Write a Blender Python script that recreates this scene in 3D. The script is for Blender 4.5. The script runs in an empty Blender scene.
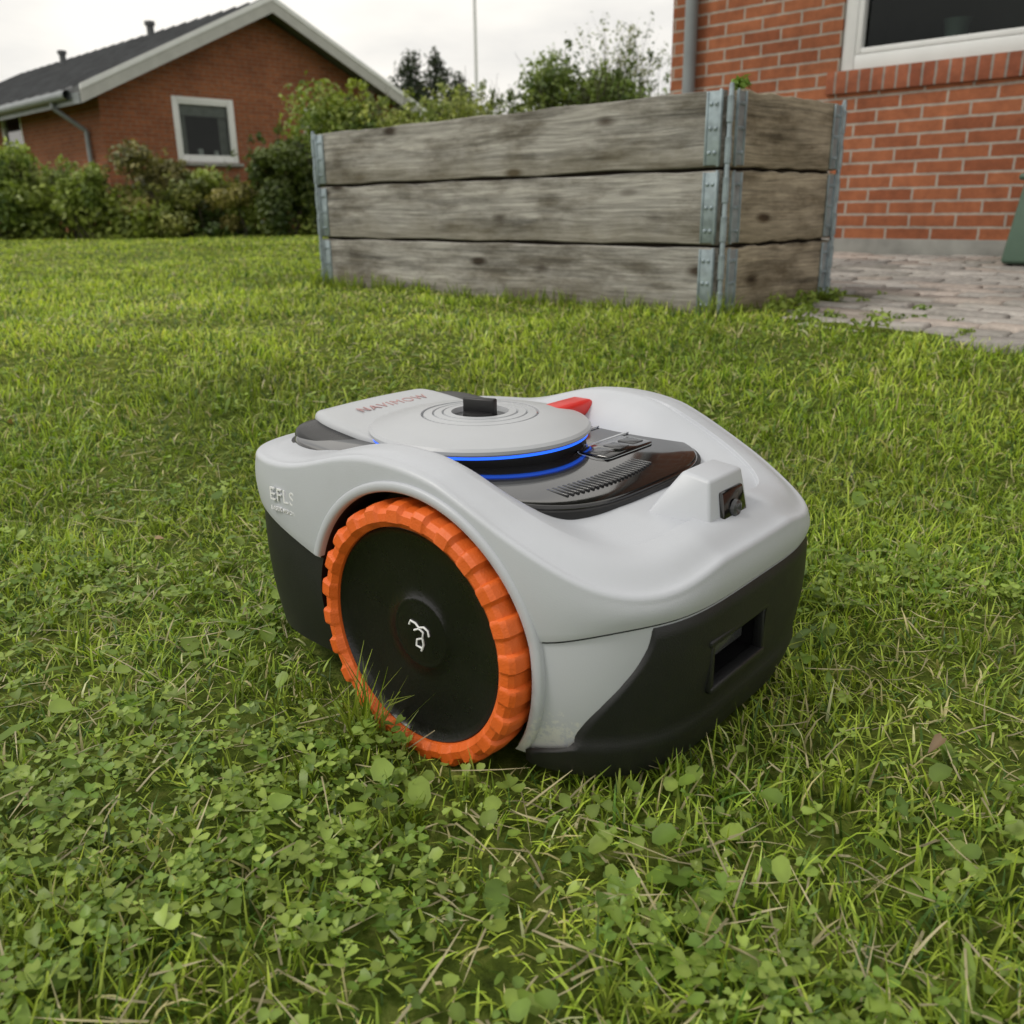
import bpy, math, random, bmesh
import numpy as np
from mathutils import Vector, Matrix
random.seed(4); rng=np.random.default_rng(7)
S=bpy.context.scene
S.view_settings.view_transform='Standard'; S.view_settings.look='None'; S.view_settings.exposure=0
R=math.radians
# ------------------------------------------------------------------ helpers
def link(o,parent=None):
    S.collection.objects.link(o)
    if parent: o.parent=parent
    return o
def empty(name,loc=(0,0,0),rz=0,parent=None):
    o=bpy.data.objects.new(name,None); o.location=loc; o.rotation_euler=(0,0,rz); o.empty_display_size=.1
    return link(o,parent)
def mesh(name,v,f,mats=(),parent=None,smooth=False,loc=(0,0,0),rz=0,mi=None):
    me=bpy.data.meshes.new(name); me.from_pydata([tuple(map(float,p)) for p in v],[],[tuple(map(int,q)) for q in f]); me.update()
    for m in (mats if isinstance(mats,(list,tuple)) else [mats]): me.materials.append(m)
    if mi is not None:
        for p,i in zip(me.polygons,mi): p.material_index=i
    if smooth:
        for p in me.polygons: p.use_smooth=True
    o=bpy.data.objects.new(name,me); o.location=loc; o.rotation_euler=(0,0,rz)
    return link(o,parent)
def bigmesh(name,V,F,col,m,parent=None,smooth=True):
    me=bpy.data.meshes.new(name); n=F.shape[1]
    me.vertices.add(len(V)); me.vertices.foreach_set('co',V.astype(np.float32).ravel())
    me.loops.add(F.size); me.loops.foreach_set('vertex_index',F.astype(np.int32).ravel())
    me.polygons.add(len(F)); me.polygons.foreach_set('loop_start',np.arange(0,F.size,n,dtype=np.int32))
    me.update(calc_edges=True); me.validate()
    if smooth: me.polygons.foreach_set('use_smooth',np.ones(len(F),dtype=bool))
    a=me.color_attributes.new('Col','FLOAT_COLOR','POINT'); c=np.ones((len(V),4),np.float32); c[:,:3]=col
    a.data.foreach_set('color',c.ravel()); me.materials.append(m)
    return link(bpy.data.objects.new(name,me),parent)
def boxes(name,lst,m,parent=None,bev=0.0,loc=(0,0,0),rz=0,smooth=False,seg=2):
    v=[];f=[]
    for b in lst:
        cx,cy,cz,sx,sy,sz=b[:6]; k=len(v)
        for dz in(-.5,.5):
            for dx,dy in((-.5,-.5),(.5,-.5),(.5,.5),(-.5,.5)): v.append((cx+dx*sx,cy+dy*sy,cz+dz*sz))
        f+=[(k,k+3,k+2,k+1),(k+4,k+5,k+6,k+7),(k,k+1,k+5,k+4),(k+1,k+2,k+6,k+5),(k+2,k+3,k+7,k+6),(k+3,k,k+4,k+7)]
    o=mesh(name,v,f,m,parent,loc=loc,rz=rz)
    if bev:
        b=o.modifiers.new('b','BEVEL'); b.width=bev; b.segments=seg; b.limit_method='ANGLE'
        for p in o.data.polygons: p.use_smooth=True
    return o
def lathe(name,prof,m,parent=None,seg=96,axis='Z',loc=(0,0,0),smooth=True,sharp=35,mod=None,mi=None):
    v=[];f=[];n=len(prof)
    for i in range(seg):
        a=2*math.pi*i/seg
        for j,(r,z) in enumerate(prof):
            if mod: r,z=mod(a,j,r,z)
            if axis=='Z': v.append((r*math.cos(a),r*math.sin(a),z))
            else: v.append((r*math.cos(a),z,r*math.sin(a)))
    fm=[]
    for i in range(seg):
        for j in range(n-1):
            a=i*n+j; b=((i+1)%seg)*n+j
            f.append((a,b,b+1,a+1) if axis=='Z' else (a,a+1,b+1,b)); fm.append(mi[j] if mi else 0)
    o=mesh(name,v,f,m,parent,smooth=smooth,loc=loc,mi=fm)
    o.data.set_sharp_from_angle(angle=R(sharp)); return o
def sstep(a,b,x):
    t=np.clip((x-a)/(b-a),0,1); return t*t*(3-2*t)
_g={}
def vn(x,y,sc,seed=0):
    if seed not in _g: _g[seed]=np.random.default_rng(100+seed).random((128,128))
    g=_g[seed]; x=np.asarray(x)/sc+1000; y=np.asarray(y)/sc+1000
    i=np.floor(x).astype(int); j=np.floor(y).astype(int); u=x-i; w=y-j; u=u*u*(3-2*u); w=w*w*(3-2*w)
    a=g[i%128,j%128];b=g[(i+1)%128,j%128];c=g[i%128,(j+1)%128];d=g[(i+1)%128,(j+1)%128]
    return (a*(1-u)+b*u)*(1-w)+(c*(1-u)+d*u)*w
# ------------------------------------------------------------------ materials
class NT:
    def __init__(s,name):
        s.m=bpy.data.materials.new(name); s.m.use_nodes=True; s.t=s.m.node_tree; s.n=s.t.nodes; s.b=s.n['Principled BSDF']; s.out=s.n['Material Output']
    def add(s,ty,**k):
        n=s.n.new(ty)
        for a,v in k.items(): setattr(n,a,v)
        return n
    def l(s,a,b): s.t.links.new(a,b)
    def ramp(s,fac,stops):
        r=s.n.new('ShaderNodeValToRGB'); e=r.color_ramp.elements
        while len(e)<len(stops): e.new(.5)
        for i,(p,c) in enumerate(stops):
            e[i].position=p; e[i].color=(*c,1) if len(c)==3 else c
        s.l(fac,r.inputs[0]); return r.outputs[0]
    def noise(s,vec,sc,det=4,rough=.55):
        n=s.n.new('ShaderNodeTexNoise'); n.inputs['Scale'].default_value=sc; n.inputs['Detail'].default_value=det; n.inputs['Roughness'].default_value=rough
        if vec is not None: s.l(vec,n.inputs['Vector'])
        return n.outputs[0]
    def mix(s,fac,a,b,bt='MIX'):
        n=s.n.new('ShaderNodeMix'); n.data_type='RGBA'; n.blend_type=bt
        for sock,val in((n.inputs[0],fac),(n.inputs[6],a),(n.inputs[7],b)):
            if hasattr(val,'links'): s.l(val,sock)
            elif isinstance(val,(int,float)): sock.default_value=val
            else: sock.default_value=(*val,1)
        return n.outputs[2]
    def bump(s,h,st,dist=.01):
        n=s.n.new('ShaderNodeBump'); n.inputs['Strength'].default_value=st; n.inputs['Distance'].default_value=dist; s.l(h,n.inputs['Height']); s.l(n.outputs[0],s.b.inputs['Normal'])
    def obj(s): return s.add('ShaderNodeTexCoord').outputs['Object']
    def mapping(s,vec,scale=(1,1,1),loc=(0,0,0),rot=(0,0,0)):
        n=s.n.new('ShaderNodeMapping'); n.inputs['Scale'].default_value=scale; n.inputs['Location'].default_value=loc; n.inputs['Rotation'].default_value=rot; s.l(vec,n.inputs[0]); return n.outputs[0]
def simple(name,c,rough=.5,var=.12,sc=30,bump=0,bsc=200,metal=0,spec=.5,coat=0,emis=None,dirt=0,low=None):
    t=NT(name); o=t.obj(); n=t.noise(o,sc)
    lo=tuple(x*(1-var) for x in c); hi=tuple(min(1,x*(1+var)) for x in c)
    col=t.ramp(n,[(.3,lo),(.7,hi)])
    if dirt:
        d=t.noise(o,9,8,.7); f=t.ramp(d,[(.5,(0,0,0)),(.75,(dirt,)*3)])
        col=t.mix(f,col,(.16,.15,.10))
    if low:
        sp=t.add('ShaderNodeSeparateXYZ'); t.l(o,sp.inputs[0]); mm=t.add('ShaderNodeMath',operation='MULTIPLY_ADD'); t.l(sp.outputs[2],mm.inputs[0]); mm.inputs[1].default_value=-5.5
        t.l(t.noise(o,150,6,.75),mm.inputs[2]); f=t.ramp(mm.outputs[0],[(.10,(0,0,0)),(.19,(low,)*3)]); col=t.mix(f,col,(.66,.66,.60))
    t.l(col,t.b.inputs['Base Color'])
    r=t.ramp(t.noise(o,sc*.6,6,.7),[(.3,(max(0,rough-.08),)*3),(.7,(min(1,rough+.1),)*3)]); t.l(r,t.b.inputs['Roughness'])
    t.b.inputs['Metallic'].default_value=metal; t.b.inputs['Specular IOR Level'].default_value=spec; t.b.inputs['Coat Weight'].default_value=coat
    if emis: t.b.inputs['Emission Color'].default_value=(*emis[0],1); t.b.inputs['Emission Strength'].default_value=emis[1]
    if bump: t.bump(t.noise(o,bsc,3),bump,.002)
    return t.m
def leafmat(name,trans=.3,rough=.5):
    t=NT(name); a=t.add('ShaderNodeAttribute',attribute_name='Col'); t.l(a.outputs[0],t.b.inputs['Base Color'])
    t.b.inputs['Roughness'].default_value=rough; t.b.inputs['Specular IOR Level'].default_value=.4
    tr=t.add('ShaderNodeBsdfTranslucent'); c=t.mix(1.0,a.outputs[0],(1.15,1.25,.6),'MULTIPLY'); t.l(c,tr.inputs[0])
    mx=t.add('ShaderNodeMixShader'); mx.inputs[0].default_value=trans; t.l(t.b.outputs[0],mx.inputs[1]); t.l(tr.outputs[0],mx.inputs[2]); t.l(mx.outputs[0],t.out.inputs[0])
    return t.m
def brickmat(name,c1,c2,mortar,bw=.24,bh=.0667,ms=.011,vert=False):
    t=NT(name); o=t.obj(); sp=t.add('ShaderNodeSeparateXYZ'); t.l(o,sp.inputs[0]); cb=t.add('ShaderNodeCombineXYZ')
    t.l(sp.outputs[0],cb.inputs[0]); t.l(sp.outputs[2],cb.inputs[1])
    ds=t.add('ShaderNodeVectorMath',operation='MULTIPLY_ADD'); nz=t.add('ShaderNodeTexNoise'); nz.inputs['Scale'].default_value=25; t.l(o,nz.inputs['Vector'])
    t.l(nz.outputs[1],ds.inputs[0]); ds.inputs[1].default_value=(.006,.006,0); t.l(cb.outputs[0],ds.inputs[2])
    b=t.add('ShaderNodeTexBrick'); t.l(ds.outputs[0],b.inputs['Vector'])
    b.inputs['Scale'].default_value=1; b.inputs['Mortar Size'].default_value=ms*.62; b.inputs['Mortar Smooth'].default_value=.25; b.inputs['Bias'].default_value=-.1
    b.inputs['Brick Width'].default_value=bw; b.inputs['Row Height'].default_value=bh
    b.inputs['Color1'].default_value=(*c1,1); b.inputs['Color2'].default_value=(*c2,1); b.inputs['Mortar'].default_value=(*mortar,1)
    if vert: b.offset=0
    n=t.ramp(t.noise(o,14,8,.7),[(.3,(.68,.66,.66)),(.7,(1.18,1.14,1.1))])
    n2=t.ramp(t.noise(o,1.1,5,.6),[(.35,(.80,.80,.80)),(.65,(1.05,1.05,1.05))])
    col=t.mix(1.0,t.mix(1.0,b.outputs[0],n,'MULTIPLY'),n2,'MULTIPLY'); t.l(col,t.b.inputs['Base Color'])
    t.b.inputs['Roughness'].default_value=.88; t.b.inputs['Specular IOR Level'].default_value=.25
    inv=t.add('ShaderNodeMath',operation='MULTIPLY_ADD'); t.l(b.outputs[1],inv.inputs[0]); inv.inputs[1].default_value=-1; t.l(t.noise(o,120,4),inv.inputs[2])
    t.bump(inv.outputs[0],.6,.006); return t.m
def woodmat(name,tint,damp=.4):
    t=NT(name); o=t.obj(); oi=t.add('ShaderNodeObjectInfo'); ad=t.add('ShaderNodeVectorMath',operation='MULTIPLY_ADD')
    cb=t.add('ShaderNodeCombineXYZ')
    for i in range(3): t.l(oi.outputs['Random'],cb.inputs[i])
    t.l(cb.outputs[0],ad.inputs[0]); ad.inputs[1].default_value=(37,11,23); t.l(o,ad.inputs[2]); o2=ad.outputs[0]
    warp=t.add('ShaderNodeTexNoise'); warp.inputs['Scale'].default_value=3.5; t.l(t.mapping(o2,(.5,1,1.6)),warp.inputs['Vector'])
    wv=t.add('ShaderNodeVectorMath',operation='MULTIPLY_ADD'); t.l(warp.outputs[1],wv.inputs[0]); wv.inputs[1].default_value=(0,.05,.05); t.l(o2,wv.inputs[2])
    g=t.noise(t.mapping(wv.outputs[0],(1.6,24,46)),1.0,8,.75); fine=t.noise(t.mapping(wv.outputs[0],(5,90,200)),1.0,5,.7)
    col=t.ramp(g,[(.30,tuple(x*.36 for x in tint)),(.46,tuple(x*.92 for x in tint)),(.68,tuple(x*1.45 for x in tint))])
    col=t.mix(.85,col,t.ramp(fine,[(.33,(.5,.5,.5)),(.68,(1.25,1.25,1.25))]),'MULTIPLY')
    st=t.ramp(t.noise(t.mapping(o2,(2.2,3,7)),1.5,7,.7),[(.36,(.45,.42,.37)),(.56,(1.1,1.09,1.07))]); col=t.mix(1.0,col,st,'MULTIPLY')
    v=t.add('ShaderNodeTexVoronoi'); v.inputs['Scale'].default_value=1; t.l(t.mapping(wv.outputs[0],(3.0,5,8)),v.inputs['Vector'])
    kn=t.ramp(v.outputs['Distance'],[(.07,(.2,.16,.13)),(.17,(1,1,1))]); col=t.mix(1.0,col,kn,'MULTIPLY')
    sp=t.add('ShaderNodeSeparateXYZ'); t.l(o,sp.inputs[0]); mm=t.add('ShaderNodeMath',operation='MULTIPLY_ADD'); t.l(sp.outputs[2],mm.inputs[0]); mm.inputs[1].default_value=-6
    t.l(t.noise(t.mapping(o2,(3,3,2)),2,5),mm.inputs[2]); f=t.ramp(mm.outputs[0],[(.6,(0,0,0)),(1.15,(damp,)*3)])
    col=t.mix(f,col,(.12,.10,.055)); t.l(col,t.b.inputs['Base Color']); t.b.inputs['Roughness'].default_value=.85; t.b.inputs['Specular IOR Level'].default_value=.2
    t.bump(t.mix(.5,g,fine),.7,.007); return t.m

M_shell=simple('shell_grey_plastic',(.465,.487,.525),.36,.03,6,.12,900,dirt=.08,low=.6)
M_disc=simple('disc_grey_plastic',(.42,.437,.46),.34,.03,8,.1,900,dirt=.05)
M_dark=simple('bumper_dark_plastic',(.0085,.009,.010),.5,.2,12,.2,700,dirt=.05)
M_black=simple('black_plastic',(.005,.005,.006),.45,.2,15,.1,600)
M_cover=simple('rear_cover_black',(.005,.005,.006),.28,.2,15,spec=.35)
M_gloss=simple('gloss_black_panel',(.005,.005,.006),.06,.1,5,coat=.5)
M_wheel=simple('wheel_black',(.0045,.0045,.005),.28,.25,20,.15,300,dirt=.015)
M_orange=simple('tyre_orange_rubber',(.72,.125,.013),.5,.14,18,.3,500,dirt=.25)
M_blue=simple('blue_light_ring',(.02,.10,.9),.3,.05,10,emis=((.02,.15,1.0),1.2))
M_red=simple('red_button',(.62,.02,.015),.35,.08,20)
M_white=simple('white_print',(.75,.76,.77),.5,.03,20)
M_redtxt=simple('faded_print',(.42,.25,.25),.5,.03,20)
M_galv=simple('galvanised_steel',(.30,.36,.39),.45,.3,22,.3,80,metal=.6,dirt=.35)
M_frame=simple('window_frame_white',(.72,.73,.73),.45,.05,4,dirt=.06)
M_barge=simple('bargeboard_paint',(.42,.42,.40),.6,.08,4,dirt=.1)
M_grey=simple('grey_metal',(.22,.24,.25),.45,.1,5)
M_dgrey=simple('dark_grey_glossy',(.05,.052,.055),.2,.1,5)
M_conc=simple('plinth_concrete',(.25,.25,.23),.9,.25,6,.5,60)
M_roof=simple('roof_sheeting',(.10,.104,.11),.8,.25,3,.5,20)
M_soil=simple('soil',(.025,.018,.012),.95,.4,30,.8,60)
M_sand=simple('joint_sand',(.09,.085,.06),.95,.3,40,.8,60)
M_bark=simple('bark',(.08,.065,.05),.9,.3,20,.6,60)
M_greenbin=simple('green_plastic',(.07,.12,.085),.5,.12,6,.1,200)
M_int=simple('room_interior',(.03,.032,.03),.9,.5,2)
M_curt=simple('curtain',(.35,.35,.33),.9,.15,10)
M_pot=simple('flower_pot',(.12,.17,.15),.4,.1,10)
M_wood=woodmat('weathered_wood',(.33,.318,.298)); M_wood2=woodmat('weathered_wood_brown',(.34,.295,.225))
M_brick=brickmat('red_brick',(.39,.145,.07),(.27,.09,.045),(.42,.38,.33))
M_brick2=brickmat('red_brick_far',(.33,.12,.055),(.25,.085,.04),(.26,.19,.14))
M_rowlock=brickmat('rowlock_brick',(.34,.12,.065),(.25,.082,.046),(.3,.27,.24),bw=.0667,bh=.3,ms=.011,vert=True)
M_leaf=leafmat('grass_blades',.38,.42); M_leaf2=leafmat('foliage_leaves',.25,.5)
def glassmat():
    t=NT('window_glass'); t.n.remove(t.b); g=t.add('ShaderNodeBsdfGlossy'); g.inputs['Roughness'].default_value=.02; g.inputs[0].default_value=(.8,.85,.85,1)
    tr=t.add('ShaderNodeBsdfTransparent'); tr.inputs[0].default_value=(.55,.6,.58,1); lw=t.add('ShaderNodeFresnel'); lw.inputs[0].default_value=1.35
    mx=t.add('ShaderNodeMixShader'); t.l(lw.outputs[0],mx.inputs[0]); t.l(tr.outputs[0],mx.inputs[1]); t.l(g.outputs[0],mx.inputs[2]); t.l(mx.outputs[0],t.out.inputs[0]); return t.m
M_glass=glassmat()
def groundmat():
    t=NT('lawn_ground'); o=t.obj(); n=t.noise(o,40,8,.7); n2=t.noise(o,1.3,5,.6)
    c=t.ramp(n,[(.3,(.04,.055,.013)),(.5,(.10,.135,.026)),(.72,(.23,.24,.08))])
    c=t.mix(.8,c,t.ramp(n2,[(.35,(.75,.85,.6)),(.65,(1.3,1.25,.9))]),'MULTIPLY')
    t.l(c,t.b.inputs['Base Color']); t.b.inputs['Roughness'].default_value=.95; t.b.inputs['Specular IOR Level'].default_value=.1; t.bump(n,.9,.02); return t.m
def pavermat():
    t=NT('paver_stone'); a=t.add('ShaderNodeAttribute',attribute_name='Col'); o=t.obj()
    c=t.mix(.9,a.outputs[0],t.ramp(t.noise(o,45,8,.7),[(.3,(.6,.6,.6)),(.7,(1.25,1.22,1.18))]),'MULTIPLY')
    c=t.mix(t.ramp(t.noise(o,2.5,5),[(.5,(0,0,0)),(.7,(.3,)*3)]),c,(.14,.145,.10))
    t.l(c,t.b.inputs['Base Color']); t.b.inputs['Roughness'].default_value=.85; t.bump(t.noise(o,90,5),.5,.004); return t.m
# ------------------------------------------------------------------ terrain
WP=np.array([1.81,5.4]); WT=np.array([.712,-.702]); WM=np.array([-.702,-.712])
GZ=.138
def zg(x,y):
    x=np.asarray(x,float); y=np.asarray(y,float)
    z=GZ*sstep(1.15,2.6,y)
    z=z+(vn(x,y,.45,1)-.5)*.016+(vn(x,y,2.5,2)-.5)*.03*sstep(2.,5.,y)
    dx=x-WP[0]; dy=y-WP[1]; s=dx*WT[0]+dy*WT[1]; d=dx*WM[0]+dy*WM[1]
    return z-.02*sstep(1.05,1.25,s)*(1-sstep(2.45,2.62,d))-.02*(1-sstep(1.7,1.85,d))*(1-sstep(1.05,1.25,s))*sstep(-1.1,-.9,s)
MO=np.array([-.081,.696]); MX=np.array([.76,-.65]); MY=np.array([.65,.76])
def mloc(x,y): dx=x-MO[0]; dy=y-MO[1]; return dx*MX[0]+dy*MX[1], dx*MY[0]+dy*MY[1]
xs=np.unique(np.concatenate([-np.geomspace(4,400,24)[::-1],np.linspace(-4,4,90),np.geomspace(4,400,24)]))
ys=np.unique(np.concatenate([[-60,-15,-4,-1.5,-.6],np.linspace(-.2,6,90),np.geomspace(6,500,34)]))
X,Y=np.meshgrid(xs,ys); V=np.stack([X,Y,zg(X,Y)],-1).reshape(-1,3)
nx=len(xs); F=[(j*nx+i,j*nx+i+1,(j+1)*nx+i+1,(j+1)*nx+i) for j in range(len(ys)-1) for i in range(nx-1)]
mesh('lawn_ground',V,F,groundmat(),smooth=True)
BC=np.array([.63,2.77]); BU=np.array([-.712,.702]); BV=np.array([.702,.712]); BL=2.04; BW=.68
def plim(s): return np.minimum(2.50+(s-1.06)*1.0,2.70)
def patio_in(x,y):
    dx=x-WP[0]; dy=y-WP[1]; s=dx*WT[0]+dy*WT[1]; d=dx*WM[0]+dy*WM[1]
    lim=plim(s)+(vn(x,y,.12,5)-.5)*.07
    return ((s>1.045+(vn(x,y,.1,6)-.5)*.04)&(d<lim)&(d>-.2))|((d<1.88)&(d>-.2)&(s>-1.05))
# ------------------------------------------------------------------ grass
def blades(px,py,pz,phi,L,w,th0,dth,col,prof=(1,.92,.66,.1),twist=None):
    N=len(px); P=np.stack([px,py,pz],-1); V=np.zeros((N,4,2,3)); cur=P.copy()
    hd=np.stack([np.cos(phi),np.sin(phi),np.zeros(N)],-1); sd=np.stack([-np.sin(phi),np.cos(phi),np.zeros(N)],-1)
    if twist is None: twist=rng.normal(0,.5,N)
    up=np.stack([np.zeros(N),np.zeros(N),np.ones(N)],-1)
    for k in range(4):
        th=th0+dth*k/3
        dirv=hd*np.sin(th)[:,None]+up*np.cos(th)[:,None]; nrm=np.cross(dirv,sd)
        tw=twist*(k/3); side=sd*np.cos(tw)[:,None]+nrm*np.sin(tw)[:,None]
        V[:,k,0]=cur-side*(w*prof[k]*.5)[:,None]; V[:,k,1]=cur+side*(w*prof[k]*.5)[:,None]
        cur=cur+dirv*(L/3)[:,None]
    F=np.zeros((N,3,4),int); b=np.arange(N)[:,None]*8
    for k in range(3): F[:,k,:]=b+np.array([2*k,2*k+1,2*k+3,2*k+2])
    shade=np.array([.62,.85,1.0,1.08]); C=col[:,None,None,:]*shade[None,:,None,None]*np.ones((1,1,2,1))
    return V.reshape(-1,3),F.reshape(-1,4),C.reshape(-1,3)
yy=np.linspace(.22,15,3000); dens=30000*np.minimum(1,(1.3/yy)**1.85); wid=1.5*yy+.75
cdf=np.cumsum(dens*wid); NT_=int(cdf[-1]*(yy[1]-yy[0])); cdf/=cdf[-1]
def samp(n):
    y=np.interp(rng.random(n),cdf,yy); x=(rng.random(n)-.5)*(1.5*y+.75); return x,y
def keep_mask(x,y,marg=0.):
    a,b=mloc(x,y)
    u=(a+.04)/(.235+marg); v=(b-.2)/(.185+marg); m=(np.abs(u)**3+np.abs(v)**3)>1
    m&=~((np.abs(a)<.085)&(b>-.012)&(b<.06))
    dx=x-BC[0]; dy=y-BC[1]; s=dx*BU[0]+dy*BU[1]; d=dx*BV[0]+dy*BV[1]
    m&=~((s>0)&(s<BL)&(d>0)&(d<BW)); m&=~patio_in(x,y)
    dx=x-WP[0]; dy=y-WP[1]; d=dx*WM[0]+dy*WM[1]; m&=~((d<0)&(dx*WT[0]+dy*WT[1]>-1.2)); return m
x,y=samp(NT_); k=keep_mask(x,y); x=x[k]; y=y[k]
cl=vn(x,y,.09,11)*.5+vn(x,y,.03,12)*.5; k=rng.random(len(x))<(.40+1.1*cl); x=x[k];y=y[k]; cl=cl[k]; N=len(x)
print('BLADES',N)
far=np.maximum(1,(y/1.3)**.93)
big=vn(x,y,.6,13)*.5+vn(x,y,.16,14)*.5
flat=sstep(.50,.72,vn(x,y,.22,19))
L=(.014+.026*rng.random(N)**1.4+.014*cl)*(1-.25*flat)*np.where(y>5,.85,1)
tall=rng.random(N)<.010; L[tall]*=1.8
ma,mb=mloc(x,y); nearw=(np.abs(ma+.02)<.17)&(mb<0)&(mb>-.12); L[nearw]*=.85
w=(.0013+.0017*rng.random(N))*far
phi=vn(x,y,.10,15)*7+rng.normal(0,1.9,N)
th0=np.abs(rng.normal(.45,.45,N))+.35*flat; dth=np.abs(rng.normal(1.0,.6,N))
g1=np.array([.215,.33,.033]); g2=np.array([.43,.52,.075]); g3=np.array([.075,.15,.022]); st=np.array([.58,.51,.27])
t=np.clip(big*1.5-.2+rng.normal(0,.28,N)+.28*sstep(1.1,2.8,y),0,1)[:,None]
col=g1*(1-t)+g2*t; dk=(rng.random(N)<.22)[:,None]; col=np.where(dk,g3*(.7+.6*rng.random((N,1))),col)
dry=(rng.random(N)<.04+.10*vn(x,y,.25,16)*(1-.5*sstep(1.5,3,y))+.07*flat)[:,None]; col=np.where(dry,st*(.6+.6*rng.random((N,1))),col)
patchn=(.57+.75*vn(x,y,.28,17)+.25*vn(x,y,1.6,18))[:,None]
col=col*(.6+.8*rng.random((N,1)))*patchn
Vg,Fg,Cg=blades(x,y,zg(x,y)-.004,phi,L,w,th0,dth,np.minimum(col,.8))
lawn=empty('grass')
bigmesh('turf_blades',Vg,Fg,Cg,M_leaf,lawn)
n=4600; x=(rng.random(n)-.5); y=.25+3.6*rng.random(n)**1.3; x=x*(1.5*y+.7); k=keep_mask(x,y,.02); x=x[k];y=y[k];n=len(x)
c=np.array([.62,.55,.34])*(.5+.7*rng.random((n,1))); Ls=.015+.06*rng.random(n)**2.2
Vs,Fs,Cs=blades(x,y,zg(x,y)+.008+.018*rng.random(n),rng.random(n)*6.28,Ls,(.0010+.0012*rng.random(n))*np.maximum(1,y/1.4),1.35+.3*rng.random(n),rng.normal(.1,.4,n),c)
bigmesh('dry_straw',Vs,Fs,Cs,M_leaf,lawn)
tx=[];ty=[];tl=[]
def tuft(cx,cy,n,r,l):
    for _ in range(n):
        a=random.random()*6.28; q=r*random.random()**.5; tx.append(cx+q*math.cos(a)); ty.append(cy+q*math.sin(a)); tl.append(l*(.55+.6*random.random()))
for i in range(130):
    s=random.random()*BL; p=BC+BU*s-BV*(.01+.04*random.random()); tuft(p[0],p[1],12,.03,.03+.05*random.random()**2)
for i in range(30):
    s=random.random()*BW; p=BC+BV*s-BU*(.01+.02*random.random()); tuft(p[0],p[1],10,.02,.04)
tuft(*(BC-BV*.03-BU*.02),70,.05,.085); tuft(*(BC+BU*BL-BV*.04),50,.05,.10); tuft(*(BC+BV*.3-BU*.03),30,.03,.06)
for i in range(60):
    s=1.08+random.random()*1.6; d=plim(s)+.02; p=WP+WT*s+WM*d; tuft(p[0],p[1],10,.03,.035)
for a,b in((-.02,-.03),(.09,-.03),(-.15,-.03),(-.22,-.02),(.17,.03),(.2,.1)):
    p=MO+MX*a+MY*b; tuft(p[0],p[1],20,.02,.045)
for i in range(5):
    p=MO+MX*(-.045+random.uniform(-.02,.02))+MY*(-.03); tuft(p[0],p[1],14,.012,.085)
for i in range(110):
    y0=.35+1.6*random.random(); x0=(random.random()-.5)*(1.4*y0+.4)
    if keep_mask(np.array([x0]),np.array([y0]),.04)[0]: tuft(x0,y0,16,.015,.05)
tx=np.array(tx);ty=np.array(ty);tl=np.array(tl);n=len(tx); tk=rng.random((n,1))
Vt,Ft,Ct=blades(tx,ty,zg(tx,ty)-.004,rng.random(n)*6.28,tl,(.0016+.0013*rng.random(n))*np.maximum(1,ty/1.8),np.abs(rng.normal(.15,.2,n)),np.abs(rng.normal(.7,.45,n)),(g1*(1-tk)+g2*tk)*(.4+.6*rng.random((n,1))))
bigmesh('grass_tufts',Vt,Ft,Ct,M_leaf,lawn)
OUT_CL=np.array([[0,0],[.35,.28],[.75,.46],[1.02,.30],[.95,0],[1.02,-.30],[.75,-.46],[.35,-.28],[.55,0]])
OUT_RD=np.array([[0,0],[.16,.42],[.62,.56],[.98,.34],[1.06,0],[.98,-.34],[.62,-.56],[.16,-.42],[.52,0]])
def leaflets(P,ang,tilt,size,col,nleaf=3,elong=1.0,out=OUT_CL):
    n=len(P); out=out*np.array([1,elong]); fold=np.array([0,.10,.16,.10,0,.10,.16,.10,-.02])
    VV=[];FF=[];CC=[];k=0
    for j in range(nleaf):
        th=ang+j*2*np.pi/nleaf+rng.normal(0,.16,n); c,s=np.cos(th),np.sin(th)
        sz=size*(.8+.35*rng.random(n)); tl_=tilt+rng.normal(0,.22,n); roll=rng.normal(0,.25,n)
        lx=out[None,:,0]*sz[:,None]; ly=out[None,:,1]*sz[:,None]; lz=fold[None,:]*sz[:,None]+lx*tl_[:,None]+ly*roll[:,None]
        Vx=np.stack([P[:,0,None]+lx*c[:,None]-ly*s[:,None],P[:,1,None]+lx*s[:,None]+ly*c[:,None],P[:,2,None]+lz],-1)
        q=np.array([[0,1,2,8],[8,2,3,4],[8,4,5,6],[0,8,6,7]]); Fq=(np.arange(n)*9)[:,None,None]+q[None]+k
        VV.append(Vx.reshape(-1,3)); FF.append(Fq.reshape(-1,4)); k+=n*9
        sh=np.array([.85,1,1,1.02,1.1,1.02,1,1,1.12]); CC.append((col[:,None,:]*sh[None,:,None]).reshape(-1,3))
    return np.concatenate(VV),np.concatenate(FF),np.concatenate(CC)
n=27000; x=(rng.random(n)-.5); y=.25+2.2*rng.random(n); x=x*(1.5*y+.6)
m=vn(x,y,.17,21)*.65+vn(x,y,.06,22)*.35; bias=.16*np.exp(-((x+.02)/.18)**2-((y-.52)/.13)**2)
pr=np.clip((m-.52+bias)*5,0,1)*(1-.7*sstep(.7,1.5,y))+.05
k=(rng.random(n)<pr)&keep_mask(x,y,.03); x=x[k];y=y[k];n=len(x); print('CLOVER',n)
h=.010+.022*rng.random(n); tk=rng.random((n,1)); cc=(np.array([.15,.26,.04])*(1-tk)+np.array([.37,.48,.10])*tk)*(.55+.6*rng.random((n,1)))
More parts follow.
